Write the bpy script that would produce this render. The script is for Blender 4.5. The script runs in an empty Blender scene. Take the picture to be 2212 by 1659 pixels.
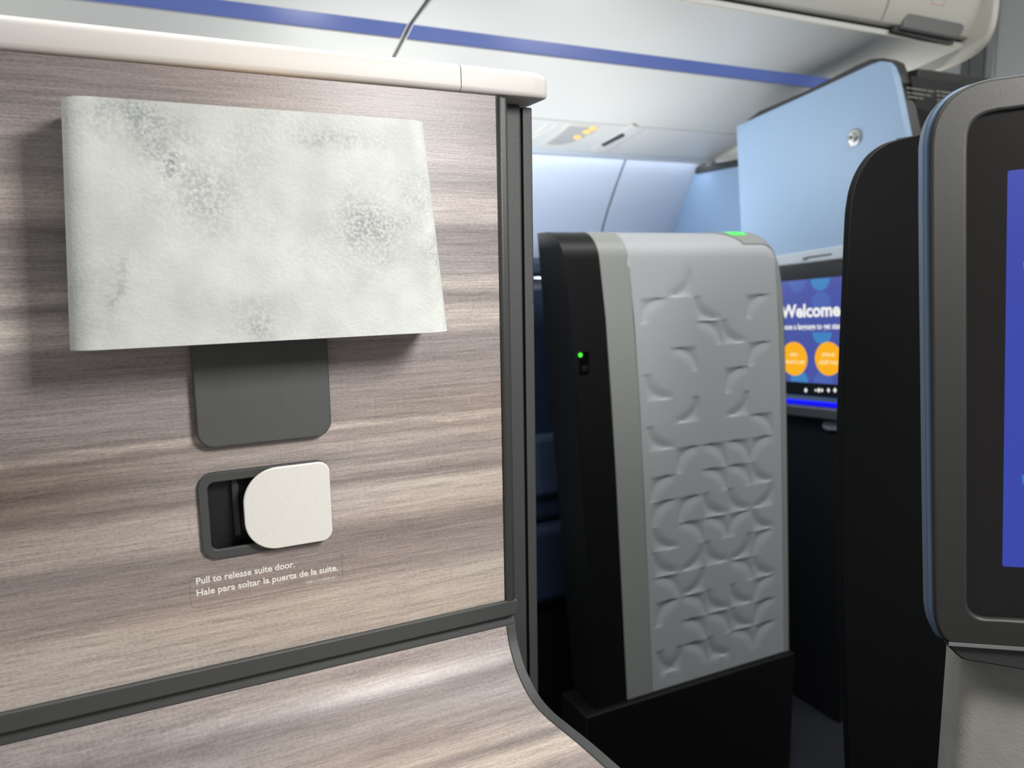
import bpy, bmesh, math, random
from math import radians, sin, cos, pi, sqrt
from mathutils import Vector, Matrix, noise
random.seed(4)
S = bpy.context.scene
COL = S.collection

# ------------------------------------------------------------------ camera frame (metres; X forward along the aisle, Y across the cabin, Z up)
W, H, F = 2212, 1659, 1661.0
YAW, PITCH, ROLL = radians(25.8815), radians(-8.5395), radians(-0.8944)
CAM = Vector((0, 0, 1.15))
_f = Vector((sin(YAW)*cos(PITCH), cos(YAW)*cos(PITCH), sin(PITCH)))
_r = Vector((cos(YAW), -sin(YAW), 0)); _u = _r.cross(_f)
RGT = cos(ROLL)*_r + sin(ROLL)*_u
UPV = -sin(ROLL)*_r + cos(ROLL)*_u
def ray(px, py):
    return RGT*((px-W/2)/F) - UPV*((py-H/2)/F) + _f
def hit(px, py, P0, n):                      # where the sight line meets a known plane of the cabin
    d = ray(px, py); return CAM + d*((Vector(P0)-CAM).dot(n)/d.dot(n))
def PY(px, py, y): return hit(px, py, (0, y, 0), Vector((0, 1, 0)))
def PX(px, py, x): return hit(px, py, (x, 0, 0), Vector((1, 0, 0)))

# ------------------------------------------------------------------ helpers
WO = {}
def lin(c):
    return tuple((v/255/12.92 if v/255 <= .04045 else ((v/255+.055)/1.055)**2.4) for v in c) + (1,)
def M(name, rgb, rough=.5, metal=0.0, bump=0.0, bscale=900, spec=.5, var=0.0, vscale=20, coat=0.0):
    m = bpy.data.materials.new(name); m.use_nodes = True; nt = m.node_tree; b = nt.nodes['Principled BSDF']
    b.inputs['Base Color'].default_value = lin(rgb); b.inputs['Roughness'].default_value = rough
    b.inputs['Metallic'].default_value = metal; b.inputs['Specular IOR Level'].default_value = spec
    b.inputs['Coat Weight'].default_value = coat
    tc = nt.nodes.new('ShaderNodeTexCoord')
    if var:
        n = nt.nodes.new('ShaderNodeTexNoise'); n.inputs['Scale'].default_value = vscale; n.inputs['Detail'].default_value = 5
        nt.links.new(tc.outputs['Object'], n.inputs['Vector'])
        mx = nt.nodes.new('ShaderNodeMix'); mx.data_type = 'RGBA'
        mx.inputs['A'].default_value = lin([max(0, v*(1-var)) for v in rgb]); mx.inputs['B'].default_value = lin([min(255, v*(1+var)) for v in rgb])
        nt.links.new(n.outputs['Fac'], mx.inputs['Factor']); nt.links.new(mx.outputs['Result'], b.inputs['Base Color'])
    if bump:
        n = nt.nodes.new('ShaderNodeTexNoise'); n.inputs['Scale'].default_value = bscale; n.inputs['Detail'].default_value = 2
        nt.links.new(tc.outputs['Object'], n.inputs['Vector'])
        bp = nt.nodes.new('ShaderNodeBump'); bp.inputs['Strength'].default_value = bump; bp.inputs['Distance'].default_value = .0006
        nt.links.new(n.outputs['Fac'], bp.inputs['Height']); nt.links.new(bp.outputs['Normal'], b.inputs['Normal'])
    return m
def EM(name, rgb, strength, base=(10, 10, 10)):
    m = bpy.data.materials.new(name); m.use_nodes = True; b = m.node_tree.nodes['Principled BSDF']
    b.inputs['Base Color'].default_value = lin(base); b.inputs['Emission Color'].default_value = lin(rgb)
    b.inputs['Emission Strength'].default_value = strength; b.inputs['Roughness'].default_value = .25
    return m

class MB:
    def __init__(s): s.v = []; s.f = []; s.uv = []
    def add(s, vs, fs):
        o = len(s.v); s.v += [Vector(p) for p in vs]; s.f += [[i+o for i in f] for f in fs]; return s
    def box(s, x0, x1, y0, y1, z0, z1):
        return s.add([(x, y, z) for x in (x0, x1) for y in (y0, y1) for z in (z0, z1)],
                     [(0,1,3,2), (4,6,7,5), (0,4,5,1), (2,3,7,6), (0,2,6,4), (1,5,7,3)])
    def prism(s, pts, ex):                   # outline of 3-D points extruded by a vector
        ex = Vector(ex); pts = [Vector(p) for p in pts]; n = len(pts)
        return s.add(pts+[p+ex for p in pts], [list(range(n)), list(range(2*n-1, n-1, -1))] + [(i, i+n, (i+1) % n+n, (i+1) % n) for i in range(n)])
    def ring(s, a, b, ex):                   # frame between an outer and an inner outline
        ex = Vector(ex); a = [Vector(p) for p in a]; b = [Vector(p) for p in b]; n = len(a); fs = []
        for i in range(n):
            j = (i+1) % n
            fs += [(i, j, n+j, n+i), (2*n+i, 3*n+i, 3*n+j, 2*n+j), (i, 2*n+i, 2*n+j, j), (n+i, n+j, 3*n+j, 3*n+i)]
        return s.add(a+b+[p+ex for p in a]+[p+ex for p in b], fs)
    def grid(s, rows):
        n = len(rows[0]); vs = [p for r in rows for p in r]
        return s.add(vs, [(i*n+j, i*n+j+1, (i+1)*n+j+1, (i+1)*n+j) for i in range(len(rows)-1) for j in range(n-1)])
    def disc(s, c, ax, rads, seg=32):        # lathe about an axis: rads = [(offset along axis, radius)]
        c = Vector(c); ax = Vector(ax).normalized(); a = ax.orthogonal().normalized(); b = ax.cross(a); o = len(s.v); n = len(rads)
        for (t, r) in rads:
            for k in range(seg):
                s.v.append(c+ax*t+(a*cos(2*pi*k/seg)+b*sin(2*pi*k/seg))*r)
        for i in range(n-1):
            for k in range(seg): s.f.append([o+i*seg+k, o+i*seg+(k+1) % seg, o+(i+1)*seg+(k+1) % seg, o+(i+1)*seg+k])
        s.f.append([o+k for k in range(seg)][::-1]); s.f.append([o+(n-1)*seg+k for k in range(seg)])
        return s
    def build(s, name, m, parent=None, bevel=0, seg=2, uv=None, smooth=True, label=None, kind=None, angle=35):
        me = bpy.data.meshes.new(name); w = WO[parent.name] if parent else Vector()
        me.from_pydata([p-w for p in s.v], [], s.f); me.update()
        bm = bmesh.new(); bm.from_mesh(me); bmesh.ops.remove_doubles(bm, verts=bm.verts, dist=1e-6)
        bmesh.ops.recalc_face_normals(bm, faces=bm.faces); bm.to_mesh(me); bm.free()
        if uv:
            l = me.uv_layers.new(name='UVMap')
            for lp in me.loops: l.data[lp.index].uv = uv(me.vertices[lp.vertex_index].co+w)
        if smooth:
            me.polygons.foreach_set('use_smooth', [True]*len(me.polygons)); me.set_sharp_from_angle(angle=radians(angle))
        me.materials.append(m); o = bpy.data.objects.new(name, me); COL.objects.link(o)
        if parent: o.parent = parent
        WO[o.name] = w
        if bevel:
            b = o.modifiers.new('Bevel', 'BEVEL'); b.width = bevel; b.segments = seg; b.limit_method = 'ANGLE'; b.angle_limit = radians(40)
        if label: o['label'] = label
        if kind: o['kind'] = kind
        return o
def thing(name, label, cat, loc, group=None):
    o = bpy.data.objects.new(name, None); COL.objects.link(o); o.location = loc; o.empty_display_size = .05
    o['label'] = label; o['category'] = cat; o['kind'] = 'thing'
    if group: o['group'] = group
    WO[o.name] = Vector(loc); return o
def rr(x0, y0, x1, y1, r, seg=8):            # rounded rectangle; r = (bl, br, tr, tl)
    if not isinstance(r, (tuple, list)): r = (r,)*4
    out = []
    for (cx, cy, a0, rad) in ((x0+r[0], y0+r[0], pi, r[0]), (x1-r[1], y0+r[1], 1.5*pi, r[1]), (x1-r[2], y1-r[2], 0, r[2]), (x0+r[3], y1-r[3], .5*pi, r[3])):
        for k in range(seg+1):
            a = a0+.5*pi*k/seg; out.append((cx+rad*cos(a), cy+rad*sin(a)))
    return out
def curve(pts, n=8):                         # Catmull-Rom through points
    pts = [Vector(p) for p in pts]; out = []
    for i in range(len(pts)-1):
        p0 = pts[max(i-1, 0)]; p1 = pts[i]; p2 = pts[i+1]; p3 = pts[min(i+2, len(pts)-1)]
        for k in range(n):
            t = k/n; out.append(.5*((2*p1)+(p2-p0)*t+(2*p0-5*p1+4*p2-p3)*t*t+(3*p1-p0-3*p2+p3)*t**3))
    return out+[pts[-1]]
def lerp(tab, x):
    if x <= tab[0][0]: return tab[0][1]
    for (a, b), (c, d) in zip(tab, tab[1:]):
        if x <= c: return b+(d-b)*(x-a)/(c-a)
    return tab[-1][1]
def smooth(a, b, x):
    t = min(1, max(0, (x-a)/(b-a))); return t*t*(3-2*t)
def text(name, body, size, org, ex, ey, m, parent, align='LEFT', width=None, depth=.0001, bold=0.0, label=None, spacing=1.0):
    cu = bpy.data.curves.new(name, 'FONT'); cu.body = body; cu.size = size; cu.align_x = align; cu.extrude = depth; cu.offset = bold; cu.space_character = spacing
    cu.resolution_u = 3
    t = bpy.data.objects.new(name, cu); COL.objects.link(t); bpy.context.view_layer.update()
    me = bpy.data.meshes.new_from_object(t.evaluated_get(bpy.context.evaluated_depsgraph_get()))
    bpy.data.objects.remove(t); bpy.data.curves.remove(cu)
    xs = [v.co.x for v in me.vertices]; k = 1.0
    if width: k = width/(max(xs)-min(xs))
    ex = Vector(ex); ey = Vector(ey); nz = ex.cross(ey); w = WO[parent.name]
    for v in me.vertices:
        x = (v.co.x-min(xs) if align == 'LEFT' else v.co.x)*k
        v.co = Vector(org)+ex*x+ey*v.co.y+nz*v.co.z-w
    me.materials.clear(); me.materials.append(m); me.name = name
    o = bpy.data.objects.new(name, me); COL.objects.link(o); o.parent = parent; WO[o.name] = w
    if label: o['label'] = label
    return o

# ------------------------------------------------------------------ materials
def wood_material():
    m = bpy.data.materials.new('grey_brown_wood_laminate'); m.use_nodes = True; nt = m.node_tree; N = nt.nodes; L = nt.links; b = N['Principled BSDF']
    uv = N.new('ShaderNodeUVMap')
    def mapped(sx, sy, src=None):
        mp = N.new('ShaderNodeMapping'); mp.inputs['Scale'].default_value = (sx, sy, 1); L.new(src or uv.outputs['UV'], mp.inputs['Vector']); return mp.outputs['Vector']
    def nz(vec, detail=4, rough=.6, sc=1):
        n = N.new('ShaderNodeTexNoise'); n.inputs['Scale'].default_value = sc; n.inputs['Detail'].default_value = detail; n.inputs['Roughness'].default_value = rough
        n.noise_dimensions = '2D'; L.new(vec, n.inputs['Vector']); return n.outputs['Fac']
    def ma(op, a, bb):
        n = N.new('ShaderNodeMath'); n.operation = op
        for i, x in enumerate((a, bb)):
            if isinstance(x, (int, float)): n.inputs[i].default_value = x
            else: L.new(x, n.inputs[i])
        return n.outputs[0]
    def stretch(x, lo, hi, a=0, c=1):
        r = N.new('ShaderNodeMapRange'); r.inputs['From Min'].default_value = lo; r.inputs['From Max'].default_value = hi
        r.inputs['To Min'].default_value = a; r.inputs['To Max'].default_value = c; L.new(x, r.inputs['Value']); return r.outputs[0]
    def mix(f, a, c, mode='MIX'):
        x = N.new('ShaderNodeMix'); x.data_type = 'RGBA'; x.blend_type = mode
        for nm, v in (('Factor', f), ('A', a), ('B', c)):
            if isinstance(v, (int, float, tuple)): x.inputs[nm].default_value = v
            else: L.new(v, x.inputs[nm])
        return x.outputs['Result']
    sp = N.new('ShaderNodeSeparateXYZ'); L.new(uv.outputs['UV'], sp.inputs[0])
    warp = ma('ADD', ma('MULTIPLY', ma('SUBTRACT', nz(mapped(3.0, 14), 2), .5), .008), ma('MULTIPLY', ma('SUBTRACT', nz(mapped(38, 95), 3, .7), .5), .0055))
    vv = ma('ADD', sp.outputs['Y'], warp)
    pos = stretch(vv, .852, 1.2925)
    wrapm = N.new('ShaderNodeMath'); wrapm.operation = 'PINGPONG'; wrapm.inputs[1].default_value = 1.0; L.new(pos, wrapm.inputs[0])
    cr = N.new('ShaderNodeValToRGB'); e = cr.color_ramp.elements
    # growth-ring bands from the bottom of the panel upwards
    table = [(0, (183, 173, 165)), (.085, (187, 177, 169)), (.12, (155, 145, 141)), (.17, (150, 140, 137)), (.20, (137, 128, 125)), (.225, (181, 170, 163)), (.275, (185, 175, 167)),
             (.295, (144, 134, 130)), (.315, (177, 166, 160)), (.335, (150, 141, 138)), (.362, (171, 161, 155)), (.388, (155, 145, 141)), (.398, (198, 188, 181)), (.41, (155, 146, 142)),
             (.50, (147, 138, 136)), (.555, (145, 136, 134)), (.575, (183, 173, 165)), (.60, (187, 177, 168)), (.625, (136, 128, 126)), (.645, (185, 175, 167)), (.668, (151, 142, 139)), (.715, (139, 131, 129)),
             (.745, (122, 114, 113)), (.765, (173, 163, 159)), (.80, (177, 166, 161)), (.83, (140, 132, 130)), (.88, (155, 146, 143)), (.93, (136, 127, 125)), (1.0, (130, 120, 119))]
    e[0].position = 0; e[0].color = lin(table[0][1]); e[1].position = 1; e[1].color = lin(table[-1][1])
    for p, c in table[1:-1]:
        x = e.new(p); x.color = lin(c)
    L.new(wrapm.outputs[0], cr.inputs['Fac'])
    streak = nz(mapped(7, 260), 4, .65); fine = nz(mapped(34, 900), 3, .6); mott = nz(mapped(330, 620), 3, .7); blot = nz(mapped(3.0, 26), 2, .5)
    f = ma('ADD', ma('ADD', stretch(streak, .30, .70, -.16, .16), stretch(fine, .3, .7, -.13, .13)), ma('ADD', stretch(mott, .3, .7, -.14, .14), stretch(blot, .3, .7, -.07, .07)))
    sc = N.new('ShaderNodeVectorMath'); sc.operation = 'SCALE'; L.new(cr.outputs['Color'], sc.inputs[0]); L.new(ma('ADD', f, .94), sc.inputs['Scale'])
    warm = mix(stretch(nz(mapped(1.5, 7), 1), .48, .72), sc.outputs[0], (1.0, .95, .89, 1), 'MULTIPLY')
    # one soft dark brown patch low on the left of the panel
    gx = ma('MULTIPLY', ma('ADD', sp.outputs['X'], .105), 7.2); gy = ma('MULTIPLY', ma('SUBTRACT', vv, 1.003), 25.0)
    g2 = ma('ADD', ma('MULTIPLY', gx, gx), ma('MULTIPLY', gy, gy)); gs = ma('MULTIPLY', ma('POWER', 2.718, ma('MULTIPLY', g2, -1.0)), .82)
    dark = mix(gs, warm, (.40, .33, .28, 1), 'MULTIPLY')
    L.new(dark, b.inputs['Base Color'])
    b.inputs['Roughness'].default_value = .36
    bp = N.new('ShaderNodeBump'); bp.inputs['Strength'].default_value = .10; bp.inputs['Distance'].default_value = .0008
    L.new(ma('ADD', fine, mott), bp.inputs['Height']); L.new(bp.outputs['Normal'], b.inputs['Normal'])
    return m
def concrete_material(name, base, dark, amount=1.0, blobs=()):
    m = bpy.data.materials.new(name); m.use_nodes = True; nt = m.node_tree; N = nt.nodes; L = nt.links; b = N['Principled BSDF']
    tc = N.new('ShaderNodeTexCoord')
    def nz(sc, det, ro=.6, off=0):
        n = N.new('ShaderNodeTexNoise'); n.inputs['Scale'].default_value = sc; n.inputs['Detail'].default_value = det; n.inputs['Roughness'].default_value = ro
        mp = N.new('ShaderNodeMapping'); mp.inputs['Location'].default_value = (off, off*.7, off*1.3); L.new(tc.outputs['Object'], mp.inputs['Vector']); L.new(mp.outputs[0], n.inputs['Vector']); return n.outputs['Fac']
    def mr(x, a, c, lo=0, hi=1):
        r = N.new('ShaderNodeMapRange'); r.inputs['From Min'].default_value = a; r.inputs['From Max'].default_value = c; r.inputs['To Min'].default_value = lo; r.inputs['To Max'].default_value = hi; L.new(x, r.inputs['Value']); return r.outputs[0]
    def mul(a, c):
        n = N.new('ShaderNodeMath'); n.operation = 'MULTIPLY'; L.new(a, n.inputs[0])
        if isinstance(c, (int, float)): n.inputs[1].default_value = c
        else: L.new(c, n.inputs[1])
        return n.outputs[0]
    patch = mr(nz(13, 3, .55, 2.37), .50, .68)
    if blobs:
        spx = N.new('ShaderNodeSeparateXYZ'); wob = N.new('ShaderNodeVectorMath'); wn = N.new('ShaderNodeTexNoise'); wn.inputs['Scale'].default_value = 45; wn.inputs['Detail'].default_value = 4
        L.new(tc.outputs['Object'], wn.inputs['Vector']); ws = N.new('ShaderNodeVectorMath'); ws.operation = 'MULTIPLY_ADD'
        L.new(wn.outputs['Color'], ws.inputs[0]); ws.inputs[1].default_value = (.05, .05, .05); L.new(tc.outputs['Object'], ws.inputs[2]); L.new(ws.outputs[0], spx.inputs[0])
        def mm(op, a, c):
            n = N.new('ShaderNodeMath'); n.operation = op
            for k, v in enumerate((a, c)):
                if isinstance(v, (int, float)): n.inputs[k].default_value = v
                else: L.new(v, n.inputs[k])
            return n.outputs[0]
        tot = mm('MULTIPLY', patch, .30)
        for (bx, bz_, rx, rz, am) in blobs:
            gx = mm('DIVIDE', mm('SUBTRACT', spx.outputs['X'], bx+.025), rx); gz = mm('DIVIDE', mm('SUBTRACT', spx.outputs['Z'], bz_+.025), rz)
            tot = mm('MAXIMUM', tot, mm('MULTIPLY', mm('POWER', 2.718, mm('MULTIPLY', mm('ADD', mm('MULTIPLY', gx, gx), mm('MULTIPLY', gz, gz)), -1.0)), am))
        patch = tot
    speck = mr(nz(420, 3, .6, 1.0), .36, .60)
    broad = mr(nz(22, 3, .6, 7.1), .3, .75)
    mx = N.new('ShaderNodeMix'); mx.data_type = 'RGBA'; mx.inputs['A'].default_value = lin(base); mx.inputs['B'].default_value = lin([v*.88 for v in base]); L.new(broad, mx.inputs['Factor'])
    m2 = N.new('ShaderNodeMix'); m2.data_type = 'RGBA'; L.new(mx.outputs['Result'], m2.inputs['A']); m2.inputs['B'].default_value = lin(dark); L.new(mul(mul(patch, speck), amount), m2.inputs['Factor'])
    L.new(m2.outputs['Result'], b.inputs['Base Color']); b.inputs['Roughness'].default_value = .75
    bp = N.new('ShaderNodeBump'); bp.inputs['Strength'].default_value = .2; bp.inputs['Distance'].default_value = .0006; L.new(speck, bp.inputs['Height']); L.new(bp.outputs['Normal'], b.inputs['Normal'])
    return m
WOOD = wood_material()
CONC = concrete_material('pale_concrete', (206, 209, 203), (124, 128, 131), .95, [(-.085, .091, .022, .012, .8), (-.068, .076, .014, .016, .9), (-.052, .055, .026, .022, .55), (.055, .030, .026, .024, .8), (.098, .052, .012, .020, .4), (.112, .010, .018, .014, .6), (.035, .092, .03, .007, .5), (-.02, -.034, .014, .012, .6), (-.105, -.01, .008, .02, .5), (.118, -.025, .014, .016, .35)])
CONC2 = concrete_material('grey_concrete_fabric', (165, 163, 155), (140, 138, 132), .7)
CAPM = M('warm_white_plastic', (198, 194, 189), .45, bump=.08, bscale=1500)
DARK = M('charcoal_textured_plastic', (64, 66, 65), .5, bump=.35, bscale=1400)
DARK2 = M('charcoal_satin_plastic', (52, 53, 52), .38, bump=.15, bscale=1600)
SLATE = M('charcoal_soft_plate', (74, 75, 74), .55, bump=.25, bscale=1100, var=.06, vscale=60)
BLACK = M('black_plastic', (16, 17, 18), .45)
BLACKM = M('matte_black_panel', (9, 10, 10), .6, spec=.35)
PIT = M('gloss_black_cavity', (8, 8, 8), .25)
PADDLE = M('speckled_silver_paint', (226, 224, 217), .42, metal=.15, var=.10, vscale=1100, bump=.1, bscale=1200)
INK = M('off_white_print', (232, 228, 220), .6)
GREYINK = M('grey_print', (120, 118, 112), .6)
REDINK = M('faded_red_print', (214, 160, 140), .6)
DOORG = M('light_grey_door_shell', (192, 196, 199), .48)
SILV = M('satin_grey_band', (164, 167, 163), .42)
BINW = M('bin_white_plastic', (208, 208, 203), .35)
BINW2 = M('bin_cream_plastic', (212, 209, 198), .42)
GREYP = M('mid_grey_plastic', (112, 114, 112), .45)
BINGAP = M('dark_grey_rail', (62, 62, 60), .5)
SIDEW = M('pale_sidewall', (205, 214, 226), .5)
PALEBLUE = M('pale_blue_laminate', (150, 177, 206), .38)
LIPM = M('pale_lip_plastic', (196, 206, 214), .45)
BULK = M('grey_bulkhead_laminate', (196, 198, 196), .5)
CHROME = M('brushed_metal', (190, 190, 188), .3, metal=.9)
LEATH = M('navy_leather', (40, 54, 78), .45, bump=.2, bscale=500)
LEATH2 = M('slate_blue_upholstery', (58, 76, 104), .6, bump=.3, bscale=700)
NAVYW = M('near_black_navy_panel', (14, 17, 25), .6)
CARPET = M('navy_speckled_carpet', (26, 28, 36), .95, var=.5, vscale=420, bump=1, bscale=500)
GLASS = M('black_screen_glass', (22, 19, 18), .16, spec=.5)
RIM = M('rim_blue_reflection', (84, 104, 128), .35)  # blue light reflected by the monitor edge is put into this colour
SHELFM = M('grey_shelf_plastic', (88, 92, 98), .4)
WELCOME = EM('welcome_screen_blue', (72, 84, 160), 1.0)
PETAL = EM('screen_petal_blue', (64, 130, 190), 1.0)
PETAL2 = EM('screen_petal_soft', (76, 100, 176), 1.0)
ORANGE = EM('screen_orange_button', (250, 176, 24), 1.0)
CREAMT = EM('screen_cream_text', (255, 232, 170), 1.0)
WHITET = EM('screen_white_text', (245, 245, 240), 1.0)
STRIPB = EM('blue_light_strip', (8, 8, 235), 1.3)
MOOD = EM('blue_mood_strip', (84, 102, 168), .66, (44, 52, 90))
DISP = EM('seat_display_blue', (52, 66, 166), 1.0)
DPETAL = EM('seat_display_petal', (52, 120, 190), 1.0)
GREEN = EM('green_indicator', (70, 235, 60), 1.5)
AMBER = EM('amber_reading_light', (255, 210, 120), 1.25)
COVE = EM('violet_cove_light', (150, 150, 235), 2.0)
BULB = EM('warm_lamp_diffuser', (255, 200, 140), 1.0)

# ------------------------------------------------------------------ setting: floor, sidewall, far bulkhead, ceiling
def struct(mb, name, m, **k):
    o = mb.build(name, m, **k); o['kind'] = 'structure'; return o
struct(MB().box(-1.5, 2.66, -.7, 2.55, -.05, 0), 'floor', CARPET)

sw_pts = [Vector(p) for p in ((2.196, 1.502, 0), (2.262, 1.41, 0), (2.341, 1.274, 0), (2.42, 1.07, 0), (2.455, .80, 0), (2.42, .42, 0), (2.33, 0, 0))]
sw = curve(sw_pts, 6)
def wallseg(x0, x1, name):
    rows = [[(x0, p.x, p.y), (x1, p.x, p.y)] for p in sw] + [[(x0, p.x+.04, p.y), (x1, p.x+.04, p.y)] for p in sw[::-1]]
    struct(MB().grid(rows+[rows[0]]), name, SIDEW)
wallseg(-1.5, 1.4935, 'wall_right')
wallseg(1.5005, 2.6, 'wall_right_2')
struct(MB().grid([[(1.4935, p.x+.006, p.y), (1.5005, p.x+.006, p.y)] for p in sw]), 'trim_1', M('seam_grey', (150, 156, 164), .6))
struct(MB().box(2.6, 2.66, -.7, 2.55, 0, 2.3), 'wall_front', BULK)
struct(MB().box(-1.5, 2.6, -.7, 1.36, 2.16, 2.2), 'ceiling', BINW)
for i, (a, w, m) in enumerate(((2085, .02, GREYP), (2110, .03, GREYP), (2140, .018, CHROME))):
    p = PX(a, 130, 2.6); struct(MB().box(2.588, 2.6, p.y-w, p.y+w*.4, .0, 2.1), 'trim_%d' % (i+2), m, bevel=.003)

# ------------------------------------------------------------------ near suite wall, wood panel with cap
D = .60
wall = thing('suite_wall', 'wood-grain suite wall with a pale rounded cap rail along its top', 'partition', (-.2, .62, 0))
mb = MB(); hx0, hx1, hz0, hz1 = .0345, .1255, .9405, 1.0000      # panel with the opening for the latch
for b in ((-.9, hx0, .852, 1.2935), (hx1, .2803, .852, 1.2935), (hx0, hx1, .852, hz0), (hx0, hx1, hz1, 1.2935)):
    mb.box(b[0], b[1], D, D+.012, b[2], b[3])
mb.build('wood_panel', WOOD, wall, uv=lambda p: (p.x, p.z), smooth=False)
def cap(x0, x1, rend, name):
    prof = rr(.594, 1.2915, .672, 1.3125, (.004, .004, .008, .006), 5)
    prof = [(y, z) for y, z in prof]
    rows = []
    if rend:
        n = 8; r = .022
        xs = [x0, x1-r]+[x1-r+r*sin(.5*pi*k/n) for k in range(1, n+1)]
        ins = [0, 0]+[r*.8*(1-cos(.5*pi*k/n)) for k in range(1, n+1)]
    else: xs = [x0, x1]; ins = [0, 0]
    cy, cz = .633, 1.302
    for x, i in zip(xs, ins):
        rows.append([(x, cy+(y-cy)*(1-i/.039), cz+(z-cz)*(1-.35*(i/.0176))) for y, z in prof])
    m = MB(); rows2 = [r+[r[0]] for r in rows]; m.grid(rows2)
    n = len(prof); m.add(rows[0], [list(range(n))]); m.add(rows[-1], [list(range(n))])
    return m.build(name, CAPM, wall)
cap(-.9, .2470, False, 'cap_rail')
cap(.2477, .3325, True, 'cap_rail')
MB().box(.2805, .2900, .5968, .622, .836, 1.2917).build('edge_trim', DARK2, wall, bevel=.0028, seg=3)
MB().box(.2803, .2812, .599, .61, .836, 1.2915).build('shadow_gap', BLACK, wall)
MB().box(.2850, .3155, .626, .6282, 0, 1.2915).build('door_jamb', DARK, wall, bevel=.001)
MB().box(-.9, .2918, .5965, .622, .8372, .8520).build('lower_trim', DARK, wall, bevel=.0015)
MB().box(-.9, .2800, .612, .624, .30, 1.2915).build('core_board', BLACK, wall)
MB().box(-.9, .300, .650, .666, 0, 1.2915).build('aisle_skin', DOORG, wall, bevel=.002)
MB().box(-.9, .284, .6185, .6255, 0, .8365).build('lower_board', BLACK, wall)

door = thing('sliding_door', 'dark edge of the sliding suite door parked inside the wood-grain wall', 'door', (.1, .634, .02))
MB().box(-.30, .3256, .6286, .6490, .02, 1.2895).build('door_leaf', BLACK, door)
MB().box(.3176, .3258, .6248, .6286, .02, 1.2895).build('edge_strip', DARK, door, bevel=.0005)
for z0, z1 in ((.02, 1.118), (1.1195, 1.2895)):
    MB().box(.3258, .3272, .6256, .6485, z0, z1).build('edge_seal', DARK2, door, bevel=.0005)
door.location.x += 0

# ------------------------------------------------------------------ console under the wall: curved wood ledge with charcoal rim
con = thing('side_console', 'curved wood-grain side console sweeping out below the suite wall, charcoal rim', 'console', (-.3, .45, 0))
prof = [(.6074, .8355), (.6045, .8275), (.5985, .8100), (.588, .7950), (.575, .7852), (.556, .7775), (.5323, .7762), (.5042, .7795), (.4706, .7838), (.4303, .7875), (.38, .792), (.30, .796), (.22, .798)]
pr = curve([(y, z, 0) for y, z in prof], 6)
def prof_normals(p):
    out = []
    for i in range(len(p)):
        t = (p[min(i+1, len(p)-1)]-p[max(i-1, 0)]).normalized(); out.append(Vector((t.y, -t.x, 0)))
    return out
pn = prof_normals(pr)                       # faces the seat
if pn[0].x > 0: pn = [-n for n in pn]
acc = [0]
for i in range(1, len(pr)): acc.append(acc[-1]+(pr[i]-pr[i-1]).length)
def arc_at(p):
    q = Vector((p.y, p.z, 0)); k = min(range(len(pr)), key=lambda i: (pr[i]-q).length_squared); return acc[k]
i0 = next(i for i, a in enumerate(acc) if a > .0105)
xi = .2835
rows = [[(x, pr[i].x-pn[i].x*.0012, pr[i].y-pn[i].y*.0012) for x in (-.9, -.4, -.1, .1, xi)] for i in range(i0, len(pr))]
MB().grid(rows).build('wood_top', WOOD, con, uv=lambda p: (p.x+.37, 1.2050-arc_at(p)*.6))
# rim: border strip along the top and down the front end, and the body of the sheet
rim = MB()
for (xa, xb, ia, ib) in ((-.9, .2925, 0, i0), (xi, .2925, i0, len(pr)-1)):
    up = [[(xa, pr[i].x, pr[i].y), (xb, pr[i].x, pr[i].y)] for i in range(ia, ib+1)]
    dn = [[(xa, pr[i].x-pn[i].x*.010, pr[i].y-pn[i].y*.010), (xb, pr[i].x-pn[i].x*.010, pr[i].y-pn[i].y*.010)] for i in range(ib, ia-1, -1)]
    rim.grid(up+dn+[up[0]])
    for k in (0, 1):
        for i in range(ib-ia):
            a, b, c, d = up[i][k], up[i+1][k], dn[len(dn)-2-i][k], dn[len(dn)-1-i][k]
            rim.add([a, b, c, d], [(0, 1, 2, 3)])
rim.build('rim', DARK, con, bevel=.0016, seg=3)
MB().box(-.9, .284, .22, .600, 0, .765).build('cabinet_body', BLACK, con, bevel=.004)

# ------------------------------------------------------------------ wall lamp
lamp = thing('wall_lamp', 'wide mottled concrete-look wall lamp shade on a charcoal backplate', 'lamp', (.095, .6, 1.15))
YF = .535
tl, tr_, bl, br_ = PY(131, 207, YF), PY(924, 258, YF), PY(151, 757, YF), PY(977, 718, YF)
def lampsec(z, t):
    xl = bl.x+(tl.x-bl.x)*t-.001; xr = br_.x+(tr_.x-br_.x)*t+.001
    o = []
    r = .016
    for k in range(9): a = pi+.5*pi*k/8; o.append((xl+r+r*cos(a), YF+r+r*sin(a), z))
    for k in range(9): a = 1.5*pi+.5*pi*k/8; o.append((xr-r+r*cos(a), YF+r+r*sin(a), z))
    o.append((xr, .592, z)); o.append((xl, .592, z)); return o
zb, zt = (bl.z+br_.z)/2, (tl.z+tr_.z)/2
secs = [lampsec(zb, 0), lampsec(zb+.0015, .01), lampsec((zb+zt)/2, .5), lampsec(zt-.002, .99), lampsec(zt, 1)]
def scl(s, k, c): return [(c[0]+(p[0]-c[0])*k, c[1]+(p[1]-c[1])*k, p[2]) for p in s]
cc = ((tl.x+tr_.x)/2, .565)
inner = [[(cc[0]+(p[0]-cc[0])*.975, cc[1]+(p[1]-cc[1])*.88, p[2]) for p in s] for s in secs]
sh = MB(); loop = secs+inner[::-1]+[secs[0]]
sh.grid([s+[s[0]] for s in loop]); sh.build('shade', CONC, lamp, angle=50)
bx0, bx1 = PY(425, 930, .592).x, PY(717, 930, .592).x
bz = (PY(460, 967, .592).z+PY(690, 944, .592).z)/2
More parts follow.
